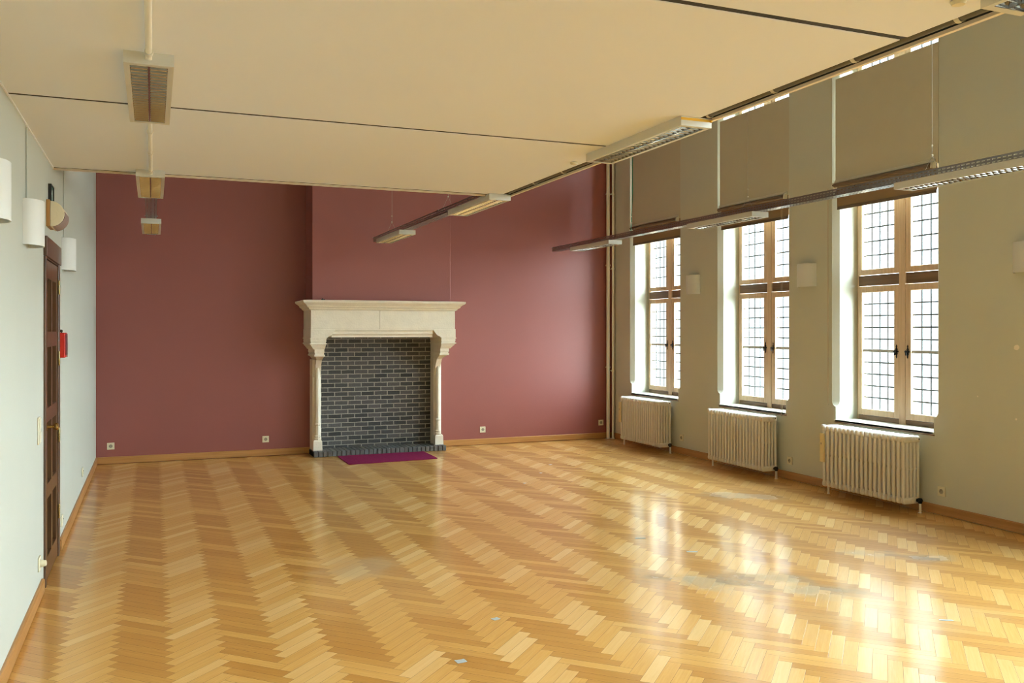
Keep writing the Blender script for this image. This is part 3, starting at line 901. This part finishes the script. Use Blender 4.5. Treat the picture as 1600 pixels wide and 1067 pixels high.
# ------------------------------------------------------------------ radiators
def make_radiator(n):
    r = thing('radiator', 'x', 'radiator', group='cream column radiators under the windows')
    P = 0.0545
    xf, xb = 6.05, 6.25
    proto = None
    for i in range(n):
        if proto is None:
            s = MB()
            yh = .0200
            def hdr(z0, z1):
                cz = (z0 + z1) / 2
                hh = (z1 - z0) / 2
                out = []
                for k in range(16):
                    a = 2 * PI * k / 16
                    ex = lambda q: math.copysign(abs(q) ** .55, q)
                    out.append((ex(math.cos(a)), ex(math.sin(a))))
                rings = []
                for xx, kk in ((xf + .002, .55), (xf + .010, .86), (xf + .022, 1), (xb - .022, 1), (xb - .010, .86), (xb - .002, .55)):
                    rings.append([(xx, p * yh * kk, cz + q * hh * kk) for p, q in out])
                s.loft(rings)
            hdr(.612, .672)
            hdr(.076, .136)
            for q in range(5):
                x = xf + .018 + q * (xb - xf - .036) / 4
                s.loft([[(x + .0152 * k * math.cos(2 * PI * j / 12), .0142 * k * math.sin(2 * PI * j / 12), z) for j in range(12)] for z, k in ((.115, .95), (.15, 1), (.60, 1), (.635, .95))])
            for q in range(4):
                x = xf + .018 + (q + .5) * (xb - xf - .036) / 4
                s.box(x - .012, x + .012, -.004, .004, .372, .386)
            s.lathe([(.017, -P / 2), (.017, P / 2)], ((xf + xb) / 2, 0, .642), 12, 'Y')
            s.lathe([(.017, -P / 2), (.017, P / 2)], ((xf + xb) / 2, 0, .106), 12, 'Y')
            proto = s.build('section', 'radiator', r, smooth=True)
            o = proto
        else:
            o = proto.copy()
            C.objects.link(o)
            o.parent = r
        o.location = (0, (i - (n - 1) / 2) * P, 0)
    ye = n * P / 2
    # near end: bleed valve, bottom valve with its pipe; far end: knob, foot
    v = MB().lathe([(.018, -ye - .001), (.018, -ye - .010), (.012, -ye - .014), (.012, -ye - .022)], (6.195, 0, .648), 12, 'Y')
    vo = v.build('bleed_plug', 'radiator', r, smooth=True)
    MB().lathe([(.006, -ye - .022), (.006, -ye - .027)], (6.195, 0, .648), 8, 'Y').build('bleed_screw', 'black_iron', vo)
    v = MB().lathe([(.016, -ye + .004), (.016, -ye - .02), (.020, -ye - .022), (.020, -ye - .036)], (6.205, 0, .108), 12, 'Y')
    v.lathe([(.014, .085), (.018, .09), (.018, .125), (.014, .13)], (6.205, -ye - .026, 0), 12)
    v.build('valve', 'black_iron', r, smooth=True)
    MB().lathe([(.011, 0.0005), (.018, .001), (.018, .006), (.011, .008), (.011, .09)], (6.205, -ye - .026, 0), 12).build('supply_pipe', 'radiator', r, smooth=True)
    MB().lathe([(.010, .0005), (.014, .004), (.010, .02), (.012, .085)], (6.10, ye - .05, 0), 10).build('foot', 'radiator', r, smooth=True)
    kn = MB().lathe([(.010, ye - .002), (.010, ye + .018), (.020, ye + .020), (.022, ye + .034), (.020, ye + .058), (.012, ye + .062)], (6.12, 0, .650), 12, 'Y')
    kn.build('thermostat_knob', 'sconce', r, smooth=True)
    for yy in (-ye + .10, ye - .115):
        MB().box(xb - .01, XR - .0008, yy, yy + .015, .585, .60).build('wall_bracket', 'radiator', r)
    return r
rad = make_radiator(19)
rl = [(10.355, 'cream column radiator under the far window beside the corner pipes'), (8.255, 'cream column radiator under the middle window, no strip on its front'), (6.335, 'large cream column radiator under the window nearest the camera')]
for i, (yc, lab) in enumerate(rl):
    o = rad if i == 0 else copy_tree(rad)
    o.location = (0, yc, 0)
    o['label'] = lab
def meter(y, lab):
    o = MB().box(6.030, 6.049, y - .032, y + .022, .315, .595).build('heat_meter', 'meter', bevel=0.004)
    MB().box(6.028, 6.0298, y - .006, y + .006, .485, .503).build('meter_window', 'ivory_dark', o)
    tag(o, lab, 'meter')
meter(6.335 + 9 * .0545, 'yellowed strip meter clipped to the left end of the nearest radiator')
meter(10.355 + 9 * .0545, 'yellowed strip meter clipped to the left end of the far radiator')

# riser pipes in the corner
def riser(x, y, r, lab, zc):
    o = MB().lathe([(r, 0.001), (r, ZT - .001)], (x, y, 0), 14).build('heating_pipe', 'conduit', smooth=True)
    MB().lathe([(r, 0), (r + .014, .002), (r + .014, .008), (r, .012)], (x, y, 0.0005), 14).build('floor_collar', 'conduit', o)
    for z in zc:
        MB().lathe([(r + .001, z - .012), (r + .007, z - .012), (r + .007, z + .012), (r + .001, z + .012)], (x, y, 0), 14, caps=False).box(x - .006, x + .006, y, YB - .0195 + .018, z - .006, z + .006).build('pipe_clip', 'conduit', o)
    tag(o, lab, 'pipe')
riser(6.205, 11.495, .026, 'thicker cream riser pipe in the corner against the burgundy wall', (1.05, 2.55, 3.6))
riser(6.268, 11.46, .018, 'thinner cream riser pipe beside the thick one in the corner', (1.0, 2.5, 3.6))

# ------------------------------------------------------------------ wall lamps
def make_sconce(sx):
    """half-round shade, open above and below, standing off the wall on a small plate (built facing +X)"""
    r = thing('wall_lamp', 'x', 'lamp')
    a, d, z0, z1 = .130, .088, -.120, .120
    s = MB()
    N = 20
    outer = [(sx * (d * math.sin(PI * i / N) ** .9 + .001), -a * math.cos(PI * i / N)) for i in range(N + 1)]
    inner = [(sx * ((d - .006) * math.sin(PI * i / N) ** .9 + .001), -(a - .006) * math.cos(PI * i / N)) for i in range(N + 1)]
    s.prism(outer + inner[::-1], 'Z', z0, z1)
    s.build('lamp_shade', 'sconce', r, smooth=True)
    MB().box(min(sx * .001, sx * .018), max(sx * .001, sx * .018), -.05, .05, -.06, .06).build('back_plate', 'white_metal', r)
    MB().lathe([(.018, -.05), (.026, -.02), (.026, .02), (.015, .05)], (sx * .042, 0, 0), 10).build('bulb', 'tube', r, smooth=True)
    return r
def cable_strip(r, sx, zt):
    MB().tube([(sx * .004, 0.0, .121), (sx * .004, 0.0, zt)], .0035, 6).build('cable', 'paint', r)
g1, g2 = 'white half-round lamps on the door wall', 'white half-round lamps on the window wall'
sl = make_sconce(1)
lab = ['white half-round wall lamp cut off by the left edge of the photo', 'white half-round wall lamp hanging in front of the top of the brown door', 'white half-round wall lamp beyond the door, near the burgundy wall']
ys = [4.13, 5.34, 7.446]
ll = [sl, copy_tree(sl), copy_tree(sl)]
for o, y, t_ in zip(ll, ys, lab):
    o.location = (XL, y, 2.168)
    tag(o, t_, 'lamp', g1)
cable_strip(ll[1], 1, .515)
cable_strip(ll[2], 1, 1.9)
sr = make_sconce(-1)
lab = ['white half-round wall lamp between the far and middle windows', 'white half-round wall lamp between the middle and nearest windows', 'white half-round wall lamp right of the nearest window, cut by the photo edge']
for i, (y, t_) in enumerate(zip([9.415, 7.34, 4.828], lab)):
    o = sr if i == 0 else copy_tree(sr)
    o.location = (XR, y, 2.168)
    tag(o, t_, 'lamp', g2)

# ------------------------------------------------------------------ louvred lights
LW, LL, LH = 0.186, 1.075, 0.049
def make_light():
    r = thing('louvre_light', 'x', 'light')
    b = MB()
    w, l = LW / 2, LL / 2
    t_ = .0015
    b.box(-w, w, -l, l, LH - .003, LH)
    b.box(-w, -w + t_, -l, l, 0, LH - .003).box(w - t_, w, -l, l, 0, LH - .003)
    b.box(-w + t_, w - t_, -l, -l + t_, 0, LH - .003).box(-w + t_, w - t_, l - t_, l, 0, LH - .003)
    rim = .022
    b.box(-w + t_, -w + rim, -l + t_, l - t_, 0, .002).box(w - rim, w - t_, -l + t_, l - t_, 0, .002)
    b.box(-w + rim, w - rim, -l + t_, -l + .03, 0, .002).box(-w + rim, w - rim, l - .03, l - t_, 0, .002)
    ho = b.build('housing', 'white_metal', r)
    q = MB()
    x0, x1 = -w + rim, w - rim
    y0, y1 = -l + .03, l - .03
    def vee(xa, xb, xc, xd):
        # a curved reflector strip from the rim up to the tube
        n = 5
        pts = []
        for i in range(n + 1):
            tt = i / n
            pts.append((xa + (xb - xa) * tt ** 1.6, .003 + .036 * tt))
        for p, s_ in zip(pts, pts[1:]):
            v = q.verts([(p[0], y0, p[1]), (s_[0], y0, s_[1]), (s_[0], y1, s_[1]), (p[0], y1, p[1])])
            q.bm.faces.new(v)
    vee(x0, x0 + .016, 0, 0)
    vee(x1, x1 - .016, 0, 0)
    vee(-.003, -.016, 0, 0)
    vee(.003, .016, 0, 0)
    q.box(-.003, .003, y0, y1, .002, .004)
    v = q.verts([(x0, y0, .040), (x1, y0, .040), (x1, y1, .040), (x0, y1, .040)])
    q.bm.faces.new(v)
    q.build('reflector', 'mirror', ho, smooth=True)
    q = MB()
    n = 22
    for i in range(n + 1):
        y = y0 + (y1 - y0) * i / n
        for xa, xb in ((x0, -.003), (.003, x1)):
            # wedge-shaped blade, thin at its lower edge
            q.loft([[(xa, y - .0006, .003), (xb, y - .0006, .003), (xb, y + .0006, .003), (xa, y + .0006, .003)],
                    [(xa + .003, y - .0030, .011), (xb - .003, y - .0030, .011), (xb - .003, y + .0030, .011), (xa + .003, y + .0030, .011)],
                    [(xa + .007, y - .0110, .024), (xb - .007, y - .0110, .024), (xb - .007, y + .0110, .024), (xa + .007, y + .0110, .024)]])
    q.build('louvre_blades', 'mirror', ho)
    for s in (-1, 1):
        MB().lathe([(.008, -l + .03), (.008, l - .03)], (s * (x1 - .003) / 2 + s * .003, 0, .033), 10, 'Y').build('fluorescent_tube', 'tube', ho, smooth=True)
    return r
lt = make_light()
ZB = 2.651
lights = [
    (-0.016, 3.779, 'louvred ceiling light nearest the camera on the left, orange-brown louvre under a white conduit', 'left row of louvred lights'),
    (-0.018, 6.545, 'louvred light at the far edge of the lowered ceiling in the left row', 'left row of louvred lights'),
    (-0.018, 9.40, 'small far louvred light at the end of the left steel tray', 'left row of louvred lights'),
    (2.600, 1.02, 'louvred light in the top right corner of the photo, cut by its edge', 'middle row of louvred lights'),
    (2.603, 3.865, 'long louvred light with yellow tape on its end, at the ceiling edge', 'middle row of louvred lights'),
    (2.598, 6.642, 'louvred light at the right corner of the lowered ceiling', 'middle row of louvred lights'),
    (2.588, 9.41, 'small far louvred light at the end of the middle steel tray', 'middle row of louvred lights'),
    (5.235, 9.515, 'louvred light at the far end of the right tray, by the far window', 'right row of louvred lights'),
    (5.225, 6.722, 'louvred light hanging in front of the middle window on the right tray', 'right row of louvred lights'),
    (5.230, 3.965, 'large louvred light on the right tray above the nearest window, cut by the photo edge', 'right row of louvred lights'),
]
for i, (x, y, lab, grp) in enumerate(lights):
    o = lt if i == 0 else copy_tree(lt)
    o.location = (x, y + LL / 2, ZB)
    tag(o, lab, 'light', grp)
    if i == 4:
        yt = MB().box(-LW / 2 - .0008, LW / 2 + .0008, -LL / 2 - .0012, -LL / 2 - .0002, .029, .042)
        yt.ball((LW / 2 - .006, -LL / 2 - .004, .034), .007, 8, 5)
        yt.build('yellow_tape', 'yellow', o)['label'] = 'yellow tape strip'

# perforated cable trays
def make_tray(x, y0, y1, lab, wires, green=None):
    r = thing('cable_tray', lab, 'cable tray', (x, y0, 2.701))
    q = MB()
    L = y1 - y0
    n = int(L / .04)
    hw, hh = .048, .056
    zz = [0, .012, .020, .034, .042, hh]
    xx = [-hw, -.034, -.026, -.006, .006, .026, .034, hw]
    ys_ = []
    for i in range(n):
        ys_ += [(i * .04, i * .04 + .015, False), (i * .04 + .015, (i + 1) * .04, True)]
    for ya, yb, slot in ys_:
        for s in (-1, 1):
            for k in range(5):
                if slot and k in (1, 3):
                    continue
                q.bm.faces.new(q.verts([(s * hw, ya, zz[k]), (s * hw, yb, zz[k]), (s * hw, yb, zz[k + 1]), (s * hw, ya, zz[k + 1])]))
        for k in range(7):
            if slot and k in (1, 3, 5):
                continue
            q.bm.faces.new(q.verts([(xx[k], ya, 0), (xx[k + 1], ya, 0), (xx[k + 1], yb, 0), (xx[k], yb, 0)]))
    bmesh.ops.remove_doubles(q.bm, verts=q.bm.verts, dist=1e-5)
    q.build('tray_channel', 'steel', r, solid=0.0012)
    MB().box(-hw + .002, hw - .002, L - .012, L - .002, .001, .05).build('end_plate', 'steel', r)
    bo = MB()
    for yb in [L * k / 3 for k in (1, 2)] + [L - .02]:
        bo.lathe([(.006, -.062), (.006, .062)], (0, yb, .05), 8, 'X')
    bo.build('bolt', 'steel', r)
    for wy in wires:
        wyy = wy - y0
        k = MB()
        k.tube([(0, wyy, .16), (0, wyy, ZT - 2.702)], .0016, 6)
        k.tube([(0, wyy, .165), (-hw, wyy + .02, .05)], .0012, 6)
        k.tube([(0, wyy, .165), (hw, wyy - .02, .05)], .0012, 6)
        wo_ = k.build('suspension_wire', 'cord', r)
        b = MB()
        b.ball((0, wyy, .165), .008, 8, 5).ball((0, wyy, .235), .007, 8, 5)
        b.build('wire_clamp', 'hem', wo_, smooth=True)
    return r
make_tray(-0.018, 6.76, 11.05, 'short perforated steel tray carrying the far lights of the left row', (8.9,))
make_tray(2.595, 6.76, 10.86, 'dark perforated steel tray running past the ceiling corner toward the fireplace', (7.987, 10.118))
tr = make_tray(5.23, 2.6, 11.25, 'longest perforated steel tray, crossing in front of the three windows', (4.773, 6.914, 9.105))
g = MB().tube([(.01, 6.505, ZT - 2.702), (.012, 6.505, .45), (.0, 6.51, .26), (.02, 6.56, .055), (.02, 6.4, .02)], .004, 8).build('green_cable', 'green', tr)
g['label'] = 'thin green cable'

# conduits under the lowered ceiling on the left row
def conduit(ya, yb, lab, elbow):
    pts = [(-.016, ya, 2.684), (-.016, yb - .05, 2.684)]
    if elbow:
        pts += [(-.016, yb - .03, 2.682), (-.016, yb - .016, 2.678), (-.016, yb - .010, 2.668)]
    else:
        pts += [(-.016, yb, 2.684)]
    o = MB().tube(pts, .0125, 12).build('conduit', 'conduit', smooth=True)
    tag(o, lab, 'conduit', 'white conduits on the lowered ceiling')
    y = ya + .35
    while y < yb - .2:
        s = MB().lathe([(.0135, y - .01), (.0165, y - .01), (.0165, y + .01), (.0135, y + .01)], (-.016, 0, 2.683), 12, 'Y', caps=False)
        s.build('conduit_clip', 'conduit', o)
        y += .62
    if elbow:
        MB().lathe([(.016, yb - .07), (.0165, yb - .04), (.012, yb - .035)], (-.016, 0, 2.683), 12, 'Y').build('gland', 'white_metal', o, smooth=True)
    return o
conduit(-1.0, 3.777, 'white conduit pipe running from the top photo edge into the nearest left light', True)
conduit(4.856, 6.543, 'white conduit pipe between the two left lights on the lowered ceiling', True)
# dark pipe lying in the recess along the ceiling's right edge
o = MB().tube([(2.671, YR + .02, 2.7225), (2.671, 6.62, 2.7225)], .0210, 14).build('edge_pipe', 'dark_pipe', smooth=True)
tag(o, 'dark pipe with pale clips along the right edge of the lowered ceiling', 'pipe')
y = 0.3
for y in (0.31, 0.81, 2.318, 2.824, 3.33, 3.845, 5.10, 5.60, 6.10):
    MB().lathe([(.0218, y - .010), (.0238, y - .010), (.0238, y + .010), (.0218, y + .010)], (2.671, 0, 2.7215), 14, 'Y', caps=False).box(2.665, 2.669, y - .006, y + .006, 2.742, 2.7448).build('pipe_clip', 'hem', o)
for x, y, lab in ((2.557, 5.205, 'small cream cap on the ceiling beside the far end of the yellow-taped light'), (2.49, 2.165, 'small cream cap on the ceiling near the top right light')):
    o = MB().lathe([(.022, 0), (.026, -.004), (.021, -.015), (.010, -.018)], (x, y, 2.6995), 14).build('ceiling_cap', 'ivory', smooth=True)
    tag(o, lab, 'cap')

# ------------------------------------------------------------------ sockets and switches
def make_socket():
    """earthed wall socket, built facing -Y with its back at y = 0"""
    r = thing('wall_socket', 'x', 'socket')
    p = MB()
    p.box(-.041, .041, -.010, -.0005, -.041, .041)
    po = p.build('cover_plate', 'ivory', r, bevel=0.003)
    MB().lathe([(.027, -.0101), (.027, -.0125), (.022, -.0125), (.021, -.0105)], (0, 0, 0), 20, 'Y', caps=False).build('socket_ring', 'ivory', r)
    MB().lathe([(.0215, -.0102), (.0215, -.0106)], (0, 0, 0), 20, 'Y').build('socket_well', 'ivory_dark', r)
    hb = MB()
    for x, z in ((-.0095, 0), (.0095, 0)):
        hb.lathe([(.003, -.0107), (.003, -.0110)], (x, 0, z), 8, 'Y')
    hb.lathe([(.003, -.0107), (.003, -.016)], (0, 0, .011), 8, 'Y')
    hb.build('contact_hole', 'socket_hole', r)
    return r
sk = make_socket()
sks = [
    ((-0.470, YB, .212), 0, 'ivory socket at the left end of the burgundy wall', 'sockets on the burgundy wall'),
    ((1.324, YB, .212), 0, 'ivory socket on the burgundy wall just left of the fireplace', 'sockets on the burgundy wall'),
    ((4.263, YB, .209), 0, 'ivory socket on the burgundy wall right of the fireplace', 'sockets on the burgundy wall'),
    ((6.122, YB, .234), 0, 'ivory socket on the burgundy wall beside the corner pipes', 'sockets on the burgundy wall'),
    ((XR, 9.70, .212), -PI / 2, 'ivory socket between the far and middle radiators', 'sockets on the window wall'),
    ((XR, 7.615, .203), -PI / 2, 'ivory socket between the middle and nearest radiators', 'sockets on the window wall'),
    ((XR, 5.655, .206), -PI / 2, 'ivory socket right of the nearest radiator', 'sockets on the window wall'),
    ((XL, 9.345, .245), PI / 2, 'ivory socket low on the pale wall, between door and burgundy wall', 'sockets on the door wall'),
    ((XL, 7.30, .190), PI / 2, 'ivory socket low on the pale wall, directly beyond the door', 'sockets on the door wall'),
    ((XL, 5.90, .215), PI / 2, 'ivory socket with plug low on the pale wall, before the door', 'sockets on the door wall'),
]
for i, (loc, rz, lab, grp) in enumerate(sks):
    o = sk if i == 0 else copy_tree(sk)
    o.location = loc
    o.rotation_euler = (0, 0, rz)
    tag(o, lab, 'socket', grp)
    if i == 9:
        MB().lathe([(.020, -.0108), (.021, -.020), (.017, -.040), (.010, -.044)], (0, 0, 0), 14, 'Y').build('plug', 'ivory', o, smooth=True)
sw = MB().box(XL + .0005, XL + .010, 5.84, 5.925, .925, 1.085).build('light_switch', 'ivory', bevel=0.003)
tag(sw, 'tall ivory double light switch beside the door', 'switch')
for z in (.965, 1.045):
    MB().box(XL + .0102, XL + .014, 5.852, 5.913, z - .031, z + .031).build('rocker', 'ivory', sw, bevel=0.002)

# ------------------------------------------------------------------ things above and beside the door
s = thing('exit_sign', 'small framed green sign high on the pale wall above the door', 'sign', (XL, 6.50, 2.492))
b = MB()
b.box(.001, .020, -.085, .085, -.056, -.050).box(.001, .020, -.085, .085, .050, .056).box(.001, .020, -.085, -.079, -.050, .050).box(.001, .020, .079, .085, -.050, .050)
b.build('sign_frame', 'black', s)
fo = MB().box(.001, .012, -.0785, .0785, -.0495, .0495).build('sign_face', 'sign_green', s)
b = MB()
b.box(.0121, .013, .03, .06, -.035, .03).box(.0121, .013, -.055, .01, -.005, .008).prism([(.012, -.018), (.012, .021), (.028, .0015)], 'X', .0121, .013)
b.build('sign_mark', 'sign_white', fo)

s = thing('wall_speaker', 'cream half-round wall speaker on a honey wood plate above the door', 'speaker', (XL, 6.42, 2.345))
MB().box(.0005, .022, -.12, .12, -.085, .085).build('wood_plate', 'plate_wood', s, bevel=0.002)
b = MB()
tilt = math.radians(0)
def rot(p):
    return (p[0] * math.cos(tilt) - p[1] * math.sin(tilt), p[0] * math.sin(tilt) + p[1] * math.cos(tilt))
def half(r_, n=18, off=0.0):
    return [(off + r_ * math.cos(-PI / 2 + PI * i / n), r_ * math.sin(-PI / 2 + PI * i / n)) for i in range(n + 1)]
def place(pts):
    return [(q[0] + .0225, q[1] - .004) for q in (rot(p) for p in pts)]
b.prism(place(half(.082)), 'Y', -.115, .175)
so = b.build('speaker_body', 'cream', s, bevel=0.004)
b = MB()
inn, outr = half(.0822), half(.0855)
b.prism(place(outr[1:11] + inn[1:11][::-1]), 'Y', -.112, .170)
b.build('speaker_grille', 'mauve', so)
b = MB().prism(place(half(.040, 14, .002)), 'Y', -.121, -.1155)
b.build('end_boss', 'cream', so)
MB().box(.022, .045, -.03, .03, -.02, .03).build('bracket', 'cream', s)

s = thing('alarm_box', 'red alarm box on the pale wall right beside the door', 'alarm', (XL, 7.18, 1.49))
bo = MB().box(.0005, .043, -.075, .075, -.09, .09).build('box_body', 'red', s, bevel=0.006)
MB().box(.0435, .047, -.062, .062, -.07, .08).build('box_face', 'dark_red', bo, bevel=0.001)
MB().lathe([(.004, .0905), (.006, .094), (.010, .100), (.010, .106), (.005, .112)], (.014, -.03, 0), 10).build('top_knob', 'black', s, smooth=True)
MB().lathe([(.008, .0435), (.009, .050), (.005, .053)], (0, .04, -.08), 10, 'X').build('lock', 'white_metal', s, smooth=True)

# ------------------------------------------------------------------ scraps of tape left on the parquet
tp = [(1.758, 4.557, .045, .040, .3, 'grey tape scrap on the bare parquet, centre front, farther of two close ones'), (1.377, 4.04, .050, .045, .1, 'grey tape scrap on the parquet nearest the camera'),
      (4.37, 9.53, .040, .03, .2, 'pale tape scrap on the parquet farthest back, right of the magenta rug'), (4.016, 9.016, .035, .03, .5, 'blue tape scrap second from the back in the line of small scraps'),
      (3.593, 8.477, .045, .03, .4, 'blue tape scrap third from the back in the line of small scraps'), (3.468, 5.902, .085, .022, -.35, 'long blue tape strip beside the far window reflection on the floor'),
      (3.604, 5.403, .085, .024, -.45, 'long blue tape strip just behind the grey floor stain'), (4.048, 3.602, .075, .022, -.5, 'pale blue tape strip in the nearest window reflection on the floor')]
for x, y, a, b_, an, lab in tp:
    m = MB()
    pts = []
    for px, py in ((-1, -1), (0, -1.1), (1, -.9), (.95, 1), (.1, .9), (-1.05, 1)):
        qx, qy = px * a / 2 * random.uniform(.85, 1.1), py * b_ / 2 * random.uniform(.85, 1.1)
        pts.append((x + qx * math.cos(an) - qy * math.sin(an), y + qx * math.sin(an) + qy * math.cos(an)))
    m.prism(pts, 'Z', 0.0006, 0.0016)
    tag(m.build('tape_scrap', 'tape'), lab, 'tape', 'tape scraps on the parquet')
